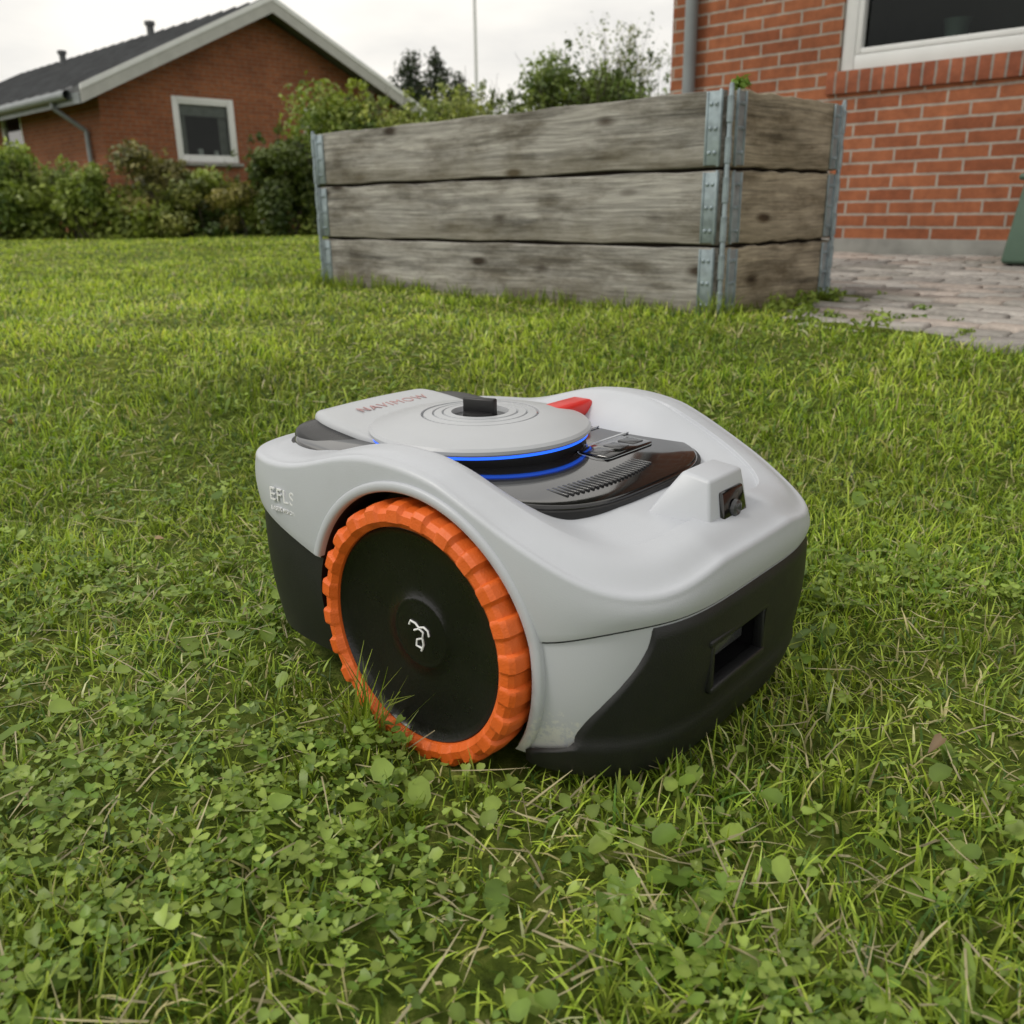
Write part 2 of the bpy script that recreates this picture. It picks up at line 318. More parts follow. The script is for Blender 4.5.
P=np.stack([x,y,zg(x,y)+h],-1); Vc,Fc,Cc=leaflets(P,rng.random(n)*6.28,rng.normal(.05,.28,n),.0035+.0080*rng.random(n)**1.5,cc)
bigmesh('clover_leaves',Vc,Fc,Cc,M_leaf,lawn)
n=2800; x=(rng.random(n)-.5); y=.3+1.3*rng.random(n); x=x*(1.5*y+.5); m=vn(x,y,.12,24)+.2*np.exp(-((x+.02)/.18)**2-((y-.52)/.13)**2); k=(rng.random(n)<np.clip((m-.42)*3,0,1))&keep_mask(x,y,.03); x=x[k];y=y[k];n=len(x)
tk=rng.random((n,1)); P=np.stack([x,y,zg(x,y)+.012+.018*rng.random(n)],-1)
sz=np.minimum(.006+.012*rng.random(n)**1.8,.004+.022*y)
Vr,Fr,Cr=leaflets(P,rng.random(n)*6.28,rng.normal(.0,.35,n),sz,(np.array([.15,.26,.04])*(1-tk)+np.array([.34,.45,.09])*tk)*(.65+.4*rng.random((n,1))),1,1.0,OUT_RD)
bigmesh('round_leaves',Vr,Fr,Cr,M_leaf,lawn)
n=80; x=(rng.random(n)-.5); y=.3+1.9*rng.random(n)**1.2; x=x*(1.5*y+.4); k=keep_mask(x,y,.05); x=x[k];y=y[k]
bx=[];by=[];bp=[]
for a,b in zip(x,y):
    for j in range(random.randint(3,6)): bx.append(a+random.gauss(0,.006));by.append(b+random.gauss(0,.006));bp.append(random.random()*6.28)
bx=np.array(bx);by=np.array(by);n=len(bx); tk=rng.random((n,1))
Vb,Fb,Cb=blades(bx,by,zg(bx,by)+.002,np.array(bp),.02+.03*rng.random(n),.005+.006*rng.random(n),.65+.5*rng.random(n),.5+.6*rng.random(n),(np.array([.15,.24,.035])*(1-tk)+np.array([.26,.37,.07])*tk),prof=(.35,.85,1.0,.3),twist=rng.normal(0,.4,n))
bigmesh('broad_weeds',Vb,Fb,Cb,M_leaf,lawn)
n=50; x=(rng.random(n)-.5); y=.4+4*rng.random(n); x=x*(1.5*y+.3); k=keep_mask(x,y,.05); x=x[k];y=y[k];n=len(x)
P=np.stack([x,y,zg(x,y)+.016],-1); Vd,Fd,Cd=leaflets(P,rng.random(n)*6.28,rng.normal(0,.5,n),.008+.010*rng.random(n),np.array([.30,.20,.11])*(.6+.8*rng.random((n,1))),1,.7)
bigmesh('fallen_leaves',Vd,Fd,Cd,M_leaf2,lawn)
# ------------------------------------------------------------------ robot mower
mow=empty('robot_lawn_mower',(MO[0],MO[1],-.004),math.atan2(MX[1],MX[0]))
AC,YC,AA,BB=-.04,.20,.252,.197
NF,NB=4.0,5.0
pc=np.polyfit([-.30,-.2,-.1,0,.06,.12,.17,.21],[.238,.237,.234,.230,.227,.222,.215,.206],4)
def base(a): return np.polyval(pc,a)
def Rout(th):
    u,v=abs(math.cos(th)),abs(math.sin(th)); n=NF if math.cos(th)>0 else NB
    return ((u/AA)**n+(v/BB)**n)**(-1/n)
def hh(a,y,s):
    yy_=abs(y-YC); w=float(sstep(.105,.158,yy_)); g=math.exp(-abs((a+.03)/(.115 if a<-.03 else .128))**(2.6 if a<-.03 else 2.0))
    z=float(base(a))+.037*w*g
    # convex fall-off towards the rounded front corners
    cr=max(0,(a-.02)/.19)*max(0,(yy_-.06)/.137); z-=.034*min(1.2,cr)**1.15
    z-=.0040*(1-float(sstep(.832,.841,s)))*float(sstep(-.02,.06,a))
    e=1-s; z-=(.003+.006*float(sstep(.10,.2,a)))*math.exp(-(e/.055)**2)
    return z
def zlow(a):
    if a<0: return .156+(.190-.156)*min(1,max(0,(-.14-a)/.12))
    return .145+.019*float(sstep(.11,.20,a))
SEG=240; r=.006
v=[];f=[]; srings=list(np.linspace(.03,.82,42))+[.829,.833,.836,.839,.842,.85]+list(np.linspace(.86,1,16))
nr=None
for i in range(SEG):
    th=2*math.pi*i/SEG; Ro=Rout(th); c,s_=math.cos(th),math.sin(th); col_=[]
    for s in srings:
        q=s*(Ro-r); a=AC+q*c; y=YC+q*s_; col_.append((a,y,hh(a,y,s)))
    zt=col_[-1][2]
    for kk in range(1,7):
        ph=kk/6*math.pi/2; q=Ro-r+r*math.sin(ph); col_.append((AC+q*c,YC+q*s_,zt-r*(1-math.cos(ph))))
    a0=AC+Ro*c; zl=zlow(a0); zt2=zt-r
    for kk in range(1,9):
        t_=kk/8; q=Ro+.0022*math.sin(math.pi*t_); col_.append((AC+q*c,YC+q*s_,zt2+(zl-zt2)*t_))
    q=Ro-.0025; col_.append((AC+q*c,YC+q*s_,zl-.0012)); q=Ro-.012; col_.append((AC+q*c,YC+q*s_,zl-.0012))
    nr=len(col_); v+=col_
top=len(v); v.append((AC,YC,hh(AC,YC,0))); bot=len(v); v.append((AC,YC,.15))
for i in range(SEG):
    j=(i+1)%SEG
    for k_ in range(nr-1): f.append((i*nr+k_,i*nr+k_+1,j*nr+k_+1,j*nr+k_))
    f.append((top,i*nr,j*nr)); f.append((bot,j*nr+nr-1,i*nr+nr-1))
shell=mesh('shell',v,f,[M_shell,M_black],mow,smooth=True)
v=[];f=[];mi=[]; SK=.0022
def skprof(Ro,t_,tp=.020): return Ro-tp*t_**2.4+.002*math.sin(math.pi*t_)
for i in range(SEG):
    th=2*math.pi*i/SEG; Ro=Rout(th); c,s_=math.cos(th),math.sin(th); a0=AC+Ro*c; lf=float(1-sstep(-.12,0,a0)); Ro-=SK+.002*lf
    zl=zlow(a0)-.0024; zb=.028+.022*float(1-sstep(-.12,.08,a0)); pr=[]
    pr.append((AC+(Ro-.005)*c,YC+(Ro-.005)*s_,zl+.004))
    for t_ in np.linspace(0,1,9):
        q=skprof(Ro,t_,.020-.010*lf); pr.append((AC+q*c,YC+q*s_,zl+(zb-zl)*t_))
    q=Ro-.034; pr.append((AC+q*c,YC+q*s_,zb-.006)); nr=len(pr); v+=pr
top=len(v); v.append((AC,YC,.15)); bot=len(v); v.append((AC,YC,.04))
for i in range(SEG):
    j=(i+1)%SEG; fr=math.cos(2*math.pi*(i+.5)/SEG)>0
    for k_ in range(nr-1): f.append((i*nr+k_,i*nr+k_+1,j*nr+k_+1,j*nr+k_)); mi.append(0 if fr and 1<=k_<9 else 1)
    f.append((top,i*nr,j*nr)); f.append((bot,j*nr+nr-1,i*nr+nr-1)); mi+=[1,1]
skirt=mesh('skirt',v,f,[M_shell,M_dark],mow,smooth=True,mi=mi)
CA,CZ,CR=-.011,.114,.1285
def cut(o,cyls,boxs=(),bev=0):
    dg=[]
    for (ca,cz,rr,y0,y1) in cyls:
        vv=[];ff=[];n=128
        for k_ in range(n):
            a=2*math.pi*k_/n
            for yv in(y0,y1): vv.append((ca+rr*math.cos(a),yv,cz+rr*math.sin(a)))
        for k_ in range(n):
            j=(k_+1)%n; ff.append((2*k_,2*k_+1,2*j+1,2*j))
        ff.append([2*k_ for k_ in range(n)]); ff.append([2*k_+1 for k_ in range(n)][::-1])
        dg.append(mesh('cut',vv,ff,[M_black],mow))
    for b in boxs: dg.append(boxes('cut',[b],M_black,mow))
    for c in dg:
        bm=bmesh.new(); bm.from_mesh(c.data); bmesh.ops.recalc_face_normals(bm,faces=bm.faces); bm.to_mesh(c.data); bm.free()
        m=o.modifiers.new('c','BOOLEAN'); m.operation='DIFFERENCE'; m.object=c; m.solver='EXACT'
        try: m.material_mode='TRANSFER'
        except: pass
    if bev:
        b=o.modifiers.new('b','BEVEL'); b.width=bev; b.segments=2; b.limit_method='ANGLE'; b.angle_limit=R(55)
    bpy.context.view_layer.update()
    d=bpy.context.evaluated_depsgraph_get(); me=bpy.data.meshes.new_from_object(o.evaluated_get(d))
    o.modifiers.clear(); o.data=me
    for p in me.polygons: p.use_smooth=True
    me.set_sharp_from_angle(angle=R(32))
    for c in dg: bpy.data.objects.remove(c)
cy=[(CA,CZ,CR,-.06,.060),(CA,CZ,CR,.340,.46)]
ys_=.172; sz0,sz1=.086,.128; sw=.047
cut(shell,cy,bev=.0016); cut(skirt,cy,[(.20,ys_,(sz0+sz1)/2,.06,2*sw,sz1-sz0)])
def ysurf(a):
    u=abs((a-AC)/AA); n=NF if a>AC else NB
    return YC-BB*max(0,1-u**n)**(1/n)
for side in(0,1):
    v=[];f=[]; n=110
    for k_ in range(n+1):
        a=R(-36)+(R(160)-R(-36))*k_/n
        for rr,off in((CR-.0005,.004),(CR-.0005,-.0015),(CR+.001,-.0034),(CR+.0070,-.0034),(CR+.0085,-.0018),(CR+.0088,.004)):
            aa=CA+rr*math.cos(a); zz=CZ+rr*math.sin(a); yv=ysurf(aa)+off
            if zz<.142 and aa>0: t_=(.142-zz)/(.142-.028); yv+=SK+.020*t_**2.4-.002*math.sin(math.pi*t_)-.002
            v.append((aa,yv if side==0 else 2*YC-yv,zz))
    for k_ in range(n):
        for j in range(5):
            q=(k_*6+j,k_*6+j+1,(k_+1)*6+j+1,(k_+1)*6+j); f.append(q if side else q[::-1])
    mesh('arch_lip',v,f,M_shell,mow,smooth=True)
v=[];f=[]; NR=26; NC=180
for i in range(NR+1):
    t_=i/NR
    thl=R(31)+R(12.0)*float(sstep(.0,.75,t_))+R(9)*float(sstep(.74,.88,t_))
    for j in range(NC+1):
        q=j/NC; th=-thl+2*thl*q; e=min(q,1-q); off=.0032*min(1,e/.012)*min(1,(t_+.005)/.03) - .001*(1-min(1,e/.012))
        off+=.0045*float(sstep(.70,.76,t_))
        a_=AC+Rout(th)*math.cos(th); zt_=zlow(a_)-.0035; Rq=skprof(Rout(th)-SK,t_)+off
        v.append((AC+Rq*math.cos(th),YC+Rq*math.sin(th),zt_+(.024-zt_)*t_))
for i in range(NR):
    for j in range(NC):
        a=i*(NC+1)+j; q=(a,a+NC+1,a+NC+2,a+1); cyy=sum(v[z][1] for z in q)/4; czz=sum(v[z][2] for z in q)/4
        if abs(cyy-ys_)<sw-.001 and sz0+.001<czz<sz1-.001: continue
        f.append(q)
mesh('front_bumper',v,f,M_dark,mow,smooth=True)
ax=.2088
boxes('charging_socket',[(ax,ys_,sz1+.001,.010,2*sw+.012,.006),(ax-.001,ys_,sz0-.001,.012,2*sw+.004,.006),(ax-.001,ys_-sw,(sz0+sz1)/2,.010,.006,sz1-sz0+.004),(ax-.001,ys_+sw,(sz0+sz1)/2,.010,.006,sz1-sz0+.004)],M_dark,mow,.0015)
boxes('charging_contacts',[(ax-.016,ys_+.004,.108,.012,.058,.016)],M_dgrey,mow,.002)
def sup(th,A,B,n):
    u,w_=abs(math.cos(th)),abs(math.sin(th)); return ((u/A)**n+(w_/B)**n)**(-1/n)
def patch(name,ac,A,yc,B,n1,n2,zf,rr,drop,m,seg=120,rings=16):
    v=[];f=[]
    for i in range(seg):
        th=2*math.pi*i/seg; Ro=sup(th,A,B,n1 if math.cos(th)>0 else n2); c,s_=math.cos(th),math.sin(th); L_=[]
        for s in np.linspace(.05,1,rings): q=s*(Ro-rr); L_.append((ac+q*c,yc+q*s_,zf(ac+q*c,yc+q*s_)))
        zt=L_[-1][2]
        for kk in range(1,6):
            ph=kk/5*math.pi/2; q=Ro-rr+rr*math.sin(ph); L_.append((ac+q*c,yc+q*s_,zt-rr*(1-math.cos(ph))))
        L_.append((ac+Ro*c,yc+Ro*s_,zt-rr-drop)); nr=len(L_); v+=L_
    top=len(v); v.append((ac,yc,zf(ac,yc)))
    for i in range(seg):
        j=(i+1)%seg
        for k_ in range(nr-1): f.append((i*nr+k_,i*nr+k_+1,j*nr+k_+1,j*nr+k_))
        f.append((top,i*nr,j*nr))
    return mesh(name,v,f,m,mow,smooth=True)
patch('control_panel',-.083,.190,YC,.150,3.6,5,lambda a,y:float(base(a))+.0035,.003,.01,M_gloss)
patch('panel_trim',-.083,.193,YC,.153,3.6,5,lambda a,y:float(base(a))+.0002,.001,.01,M_black)
lidz=lambda a,y:.2605-.12*max(0,a+.27)-1.5*max(0,-.262-a)**1.5-.30*(y-YC-.01)**2
patch('rear_cover',-.196,.088,YC+.004,.136,4,4,lambda a,y:lidz(a,y)-.0075,.006,.02,M_cover)
patch('battery_lid',-.206,.092,YC-.004,.090,4,3.4,lidz,.008,.020,M_disc)
td=empty('antenna_turret',(-.106,YC,.2355),0,mow)
lathe('turret_neck',[(.06,-.01),(.107,-.010),(.1105,.002),(.1108,.0062),(.090,.0064)],M_black,td)
lathe('status_light',[(.09,.0062),(.1100,.0064),(.1122,.0070),(.1122,.0090),(.110,.0096),(.09,.010)],M_blue,td)
lathe('turret_cap',[(.09,.0097),(.1130,.0099),(.1150,.0118),(.1150,.0150),(.1125,.0178),(.104,.0205),(.085,.0248),(.064,.0278),(.0615,.0278),(.0605,.024),(.0595,.024),(.0585,.0275),(.050,.0285),(.0485,.026),(.0475,.0285),(.040,.029),(.0385,.0265),(.0375,.0293),(.030,.0295),(.0285,.0235),(.0001,.0235)],M_disc,td,seg=128,sharp=28)
lathe('turret_recess',[(.0285,.0243),(.0001,.0247)],M_dgrey,td)
boxes('turret_knob',[(0,0,.0335,.036,.010,.019)],M_black,td,.002,rz=R(15))
lathe('knob_base',[(.018,.0247),(.017,.029),(.0001,.0295)],M_black,td)
zz=lambda a:float(base(a))+.0035
vents=[]
for i in range(22):
    yv=.112+i*.0062; vents.append((.070-abs(yv-.180)**2*1.6,yv,zz(.072)+.0004,.024,.0026,.0022))
boxes('vent_slots',vents,M_dgrey,mow,.0006)
boxes('keypad',[(.020,.262,zz(.02)+.0006,.040,.080,.003)],M_gloss,mow,.0015)
kb=[]
for i in range(3): kb.append((.022,.236+i*.026,zz(.022)+.0022,.020,.018,.0016))
boxes('keypad_buttons',kb,M_dgrey,mow,.0008)
def ringframe(name,a0,a1,y0,y1,w_,m,rad=.012,h=.0012):
    pts=[]
    for (ca,cb,t0) in((a1-rad,y1-rad,0),(a0+rad,y1-rad,90),(a0+rad,y0+rad,180),(a1-rad,y0+rad,270)):
        for k_ in range(7): t=R(t0+15*k_); pts.append((ca,cb,t))
    v=[];f=[];n=len(pts)
    for (ca,cb,t) in pts:
        for rr in(rad,rad-w_): a=ca+rr*math.cos(t); yv=cb+rr*math.sin(t); v.append((a,yv,zz(a)+h))
    for k_ in range(n): j=(k_+1)%n; f.append((2*k_,2*j,2*j+1,2*k_+1))
    mesh(name,v,f,m,mow)
ringframe('display_bezel',-.040,.000,.240,.335,.0026,M_disc,h=.0016)
ringframe('keypad_bezel',.002,.042,.215,.306,.0014,M_grey,h=.0010)
boxes('stop_button',[(-.076,.292,float(base(-.05))+.019,.030,.100,.018)],M_red,mow,.006,seg=3)
def wedge(name,P,m,bev):
    f=[(0,3,2,1),(4,5,6,7),(0,1,5,4),(1,2,6,5),(2,3,7,6),(3,0,4,7)]
    o=mesh(name,P,f,m,mow,smooth=True); b=o.modifiers.new('b','BEVEL'); b.width=bev; b.segments=3; return o
CL=.0125
wedge('camera_housing',[(.186,.160,.168+CL),(.186,.240,.168+CL),(.122,.260,.204),(.122,.140,.204),(.174,.174,.2335+CL),(.174,.232,.2335+CL),(.146,.228,.2375+CL),(.146,.178,.2375+CL)],M_shell,.0030)
wedge('camera_bezel',[(.1865,.184,.186+CL),(.1865,.229,.186+CL),(.160,.229,.186+CL),(.160,.184,.186+CL),(.1792,.187,.221+CL),(.1792,.226,.221+CL),(.158,.226,.221+CL),(.158,.187,.221+CL)],M_gloss,.002)
lathe('camera_lens',[(.0085,0),(.0075,.003),(.005,.004),(.0001,.002)],M_dgrey,mow,seg=32,loc=(.1825,.206,.2040+CL)).rotation_euler=(0,R(90),0)
def text(name,s,size,loc,rot,m,ext=.0006):
    c=bpy.data.curves.new(name,'FONT'); c.body=s; c.size=size; c.extrude=ext; c.align_x='CENTER'; c.space_character=1.15; c.materials.append(m)
    o=bpy.data.objects.new(name,c); o.location=loc; o.rotation_euler=rot; return link(o,mow)
text('lid_lettering','NAVIMOW',.019,(-.232,YC,lidz(-.232,YC)+.0002),(math.atan(.12),0,R(90)),M_redtxt,.0002)
text('side_lettering','EFLS',.0185,(-.184,ysurf(-.184)-.0022,.200),(R(90),0,0),M_white,.0008)
text('side_lettering_small','LASER VISION',.0055,(-.184,ysurf(-.184)-.0022,.190),(R(90),0,0),M_white,.0008)
NL=24
def tread(a,j,r,z):
    ph=(a/(2*math.pi)*NL)%1; e=float(sstep(.10,.16,ph)*(1-sstep(.60,.68,ph)))
    if 3<=j<=10: r+=.0038*e
    if j in(2,3,4): z-=.0018*e
    return r,z
def wheel(y0,flip):
    w_=empty('drive_wheel',(-.005,y0,.116),math.pi if flip else 0,mow)
    prof=[(.0975,.008),(.0985,.0010),(.104,-.0030),(.1105,-.0022),(.1140,.0015),(.1152,.007),(.1155,.016),(.1145,.026),(.1130,.034),(.110,.040),(.104,.043),(.09,.043)]
    lathe('tyre',prof,M_orange,w_,seg=NL*16,axis='Y',mod=tread,sharp=30)
    lathe('wheel_disc',[(.0985,.004),(.097,.0032),(.0955,.0055),(.090,.0085),(.07,.0115),(.045,.0125),(.034,.0122),(.0325,.0110),(.030,.0104),(.0285,.0107),(.027,.0104),(.0001,.0098)],M_wheel,w_,seg=160,axis='Y',sharp=40)
    c=bpy.data.curves.new('hub_emblem','CURVE'); c.dimensions='3D'; c.bevel_depth=.0010; c.materials.append(M_white)
    for pts in ([(-.012,.006),(-.010,.010),(-.004,.009),(0,.006),(.006,.008),(.011,.006),(.012,.001)],[(-.006,.002),(0,.005),(.005,.003),(.004,-.003),(-.003,-.006),(-.004,-.012),(.004,-.013)],[(.004,-.003),(.005,-.009),(.002,-.0155)]):
        sp=c.splines.new('POLY'); sp.points.add(len(pts)-1)
        for p,(a,b) in zip(sp.points,pts): p.co=(a,0.0094,b,1)
    link(bpy.data.objects.new('hub_emblem',c),w_)
    lathe('axle',[(.02,.04),(.02,.12),(.0001,.12)],M_black,w_,seg=24,axis='Y')
wheel(-.0045,False); wheel(2*YC+.0045,True)
for yv in(.11,.29):
    lathe('caster_wheel',[(.0001,-.012),(.03,-.012),(.036,-.006),(.036,.006),(.03,.012),(.0001,.012)],M_dark,mow,seg=40,axis='Y',loc=(-.2,yv,.036))
    boxes('caster_fork',[(-.195,yv,.065,.02,.034,.05)],M_black,mow,.003)
lathe('cutting_deck',[(.0001,.03),(.1,.03),(.11,.045),(.11,.08),(.0001,.08)],M_black,mow,seg=48,loc=(-.03,YC,0))
# ------------------------------------------------------------------ raised bed
bed=empty('raised_garden_bed',(BC[0],BC[1],.127),math.atan2(BU[1],BU[0]))
BH=.2155
def board(parent,length,x0,y0,z0,rz,m,bow=0):
    nsg=28; v=[];f=[]; th=.024
    for i in range(nsg+1):
        q=i/nsg; xx=q*length; bo=bow*math.sin(math.pi*q)+.0012*math.sin(q*19+z0*30)
        e1=.0022*math.sin(q*31+z0*9)+.0015*random.uniform(-1,1); e2=.0022*math.sin(q*23+z0*17)+.0015*random.uniform(-1,1)
        c=.003
        for yy_,zz_ in((-th/2+c,-BH/2+.005),(-th/2,-BH/2+.005+c),(-th/2,BH/2-.006-c),(-th/2+c,BH/2-.006),(th/2-c,BH/2-.006),(th/2,BH/2-.006-c),(th/2,-BH/2+.005+c),(th/2-c,-BH/2+.005)):
            v.append((xx,yy_+bo,zz_+(e1 if zz_>0 else e2)))
    for i in range(nsg):
        for j in range(8): a=i*8+j; b=i*8+(j+1)%8; f.append((a,b,b+8,a+8))
    f.append(tuple(range(8))); f.append(tuple(nsg*8+j for j in range(7,-1,-1)))
    return mesh('board',v,f,m,parent,loc=(x0,y0,z0),rz=rz)
for k_ in range(3):
    z_=BH*(k_+.5)
    board(bed,BL-.03,.015,0,z_,0,M_wood,bow=(.006,.002,-.004)[k_])
    board(bed,BL-.03,.015,-BW,z_,0,M_wood)
    board(bed,BW-.03,0,-.015,z_,R(-90),M_wood2)
    board(bed,BW-.03,BL,-.015,z_,R(-90),M_wood2)
pl=[];bolts=[]
for (cx,cy_) in((0,0),(BL,0),(0,-BW),(BL,-BW)):
    sx=1 if cx==0 else -1; sy=-1 if cy_==0 else 1
    for k_ in range(3):
        z_=BH*(k_+.5); oy=.0145*(1 if cy_==0 else -1); ox=-.0145*(1 if cx==0 else -1)
        pl.append((cx+sx*.040,cy_+oy,z_,.055,.003,.196)); pl.append((cx+ox,cy_+sy*.040,z_,.003,.055,.196))
        pl.append((cx+sx*.018,cy_+oy*1.25,z_,.008,.005,.205)); pl.append((cx+ox*1.25,cy_+sy*.018,z_,.005,.008,.205))
        pl.append((cx+sx*.063,cy_+oy*1.15,z_,.006,.004,.197)); pl.append((cx+ox*1.15,cy_+sy*.063,z_,.004,.006,.197))
        for dz in(-.065,.0,.065):
            for dd in(.032,.050):
                bolts.append((cx+sx*dd,cy_+oy*1.2,z_+dz,.010,.006,.010)); bolts.append((cx+ox*1.2,cy_+sy*dd,z_+dz,.006,.010,.010))
boxes('corner_hinges',pl,M_galv,bed,.001); boxes('hinge_bolts',bolts,M_galv,bed,.002)
HT=BH*3
for (cx,cy_) in((-.010,.010),(BL+.010,.010),(-.010,-BW-.010),(BL+.010,-BW-.010)):
    lathe('hinge_pin',[(.0001,-.004),(.0075,-.004),(.0075,HT),(.0055,HT+.008),(.0001,HT+.008)],M_galv,bed,seg=20,loc=(cx,cy_,0),sharp=30)
    for k_ in range(6): lathe('hinge_knuckle',[(.0078,0),(.0100,.002),(.0100,.070),(.0078,.072)],M_galv,bed,seg=20,loc=(cx,cy_,.012+k_*HT/6),sharp=30)
boxes('soil',[(BL/2,-BW/2,.29,BL-.03,BW-.03,.52)],M_soil,bed)
# ------------------------------------------------------------------ foliage
def foliage(name,lumps,n,size,c1,c2,parent=None,shell=.45,elong=.55):
    lumps=np.array(lumps,float); vol=lumps[:,3]*lumps[:,4]*lumps[:,5]; vol=vol**.75; pid=rng.choice(len(lumps),n,p=vol/vol.sum())
    d=rng.normal(size=(n,3)); d/=np.linalg.norm(d,axis=1)[:,None]; rad=rng.random(n)**shell
    rad*=1+.35*(vn(d[:,0]*3+pid,d[:,2]*3,.5,31)-.5)
    P=lumps[pid,:3]+d*rad[:,None]*lumps[pid,3:6]
    keep=P[:,2]>.1; P=P[keep];d=d[keep];pid=pid[keep];n=len(P)
    nn=d+rng.normal(0,.8,(n,3))+np.array([0,0,.3]); nn/=np.linalg.norm(nn,axis=1)[:,None]
    t1=np.cross(nn,rng.normal(size=(n,3))); t1/=np.linalg.norm(t1,axis=1)[:,None]; t2=np.cross(nn,t1)
    s=size*(.6+.8*rng.random(n))[:,None]
    V=np.stack([P-t1*s*.5,P+t2*s*elong*.5+nn*s*.08,P+t1*s*.55,P-t2*s*elong*.5+nn*s*.08],1)
    F=np.arange(n*4).reshape(-1,4)
    lump_t=rng.random(len(lumps))[pid]
    k=np.clip(.5+.7*(vn(P[:,0]*1.,P[:,2]*1.+P[:,1],.35*max(1,size/.05),33)-.5)*2+.5*(lump_t-.5)+rng.normal(0,.22,n),0,1)[:,None]
    col=(np.array(c1)*(1-k)+np.array(c2)*k)*(.75+.5*rng.random((n,1)))
    return bigmesh(name,V.reshape(-1,3),F,np.repeat(col,4,axis=0),M_leaf2,parent,smooth=False)
def stems(name,segs,m,parent=None,ns=6):
    v=[];f=[]
    for (p,q,r0,r1) in segs:
        p=Vector(p);q=Vector(q); d=(q-p).normalized(); u=d.orthogonal().normalized(); w_=d.cross(u); k=len(v)
        for pt,rr in((p,r0),(q,r1)):
            for i in range(ns): a=2*math.pi*i/ns; v.append(pt+u*math.cos(a)*rr+w_*math.sin(a)*rr)
        for i in range(ns): j=(i+1)%ns; f.append((k+i,k+j,k+ns+j,k+ns+i))
    return mesh(name,v,f,m,parent,smooth=True)
def grow(p,d,l,r,depth,out,spread=.5,up=.15,nb=3):
    q=p; dd=d
    for _ in range(3):
        dd=(dd+Vector((random.uniform(-1,1),random.uniform(-1,1),random.uniform(-1,1)))*.15+Vector((0,0,up*.3))).normalized(); q2=q+dd*l/3; out.append((q,q2,r,r*.85)); q=q2; r*=.85
    if depth>0:
        for _ in range(nb):
            nd=(dd+Vector((random.uniform(-1,1),random.uniform(-1,1),random.uniform(-.6,1)))*spread).normalized(); grow(q,nd,l*random.uniform(.6,.85),r*.7,depth-1,out,spread,up,nb)
bl=[]
for i in range(24): s=random.uniform(.05,BL-.05); d=random.uniform(.08,BW-.08); p=BC+BU*s+BV*d; bl.append((p[0],p[1],.71+random.uniform(-.02,.03),.07,.07,.05))
for (s,d) in((.9,.45),(1.1,.4)): p=BC+BU*s+BV*d; bl.append((p[0],p[1],.77,.06,.06,.04))
bp_=empty('bed_plants'); foliage('bed_leaves',bl,2000,.04,(.07,.14,.02),(.16,.25,.05),bp_)
for (s,d) in((.03,.10),(.75,.4)):
    p=BC+BU*s+BV*d; foliage('sprig_leaves',[(p[0],p[1],.785,.03,.03,.025)],45,.028,(.12,.22,.03),(.22,.32,.06),bp_)
hed=empty('hedge'); lm=[]
for i in range(50):
    xx=-10.5+i*.17+random.uniform(-.1,.1); top_=.50+.65*float(vn(xx,0,.6,41))
    for z_ in np.arange(.22,top_,.22): lm.append((xx,13.1+random.uniform(-.35,.35)+.05*(xx+6),z_,random.uniform(.16,.34),.33,random.uniform(.13,.24)))
foliage('hedge_leaves',lm,26000,.075,(.05,.085,.015),(.27,.33,.06),hed)
sg=[]
for i in range(40): xx=-10.2+i*.2; sg.append(((xx,13.1,.1),(xx+random.uniform(-.2,.2),13.1+random.uniform(-.2,.2),.6),.02,.008))
stems('hedge_stems',sg,M_bark,hed)
def shrub(name,cx,cy_,w_,h_,n,size,c1,c2,z0=.12,lum=12,sh=.5):
    e=empty(name,(0,0,0)); L_=[]
    for i in range(lum):
        a=random.random()*6.28; q=random.random()**.5*w_*.36; hz=z0+h_*random.uniform(.20,.80); L_.append((cx+q*math.cos(a),cy_+q*math.sin(a),hz,w_*random.uniform(.12,.27),w_*random.uniform(.14,.27),h_*random.uniform(.08,.22)))
    c1=tuple(q*1.15 for q in c1); c2=tuple(q*1.25 for q in c2)
    foliage(name+'_leaves',L_,n,size,c1,c2,e,shell=sh)
    out=[]
    for i in range(6): grow(Vector((cx+random.uniform(-.1,.1),cy_+random.uniform(-.1,.1),z0-.05)),Vector((random.uniform(-.5,.5),random.uniform(-.5,.5),1)).normalized(),h_*.42,.015*max(1,h_/2),2,out,.6)
    stems(name+'_stems',out,M_bark,e)
    foliage(name+'_outer_leaves',[(o[1].x,o[1].y,o[1].z,.05,.05,.06) for o in out[::5]],int(n*.12),size*.8,c1,c2,e)
    return e
shrub('shrub',-6.95,13.0,1.0,1.25,5000,.075,(.05,.09,.017),(.19,.25,.05))
shrub('shrub',-5.1,13.4,1.3,1.30,5500,.075,(.09,.095,.03),(.28,.25,.09))
shrub('shrub',-5.75,12.9,.9,1.05,4000,.07,(.09,.14,.02),(.27,.33,.07))
shrub('shrub',-3.75,13.2,1.1,.80,4500,.07,(.09,.10,.025),(.26,.23,.07))
shrub('shrub',-4.45,13.2,1.1,.95,4500,.07,(.07,.10,.02),(.22,.23,.06))
shrub('shrub',-2.95,12.9,1.1,1.50,7000,.07,(.025,.05,.013),(.10,.13,.03))
shrub('shrub',-6.4,13.2,1.2,1.30,6000,.075,(.08,.13,.02),(.25,.31,.06))
shrub('shrub',-1.45,9.6,1.5,1.60,8000,.055,(.08,.13,.02),(.26,.31,.06))
shrub('shrub',-.75,9.2,1.5,1.55,8000,.05,(.12,.17,.03),(.34,.37,.10))
shrub('shrub',-.1,10.5,1.6,1.80,8000,.05,(.07,.11,.02),(.20,.24,.05))
shrub('shrub',.75,10.6,1.8,2.0,9000,.055,(.06,.10,.018),(.19,.25,.05))
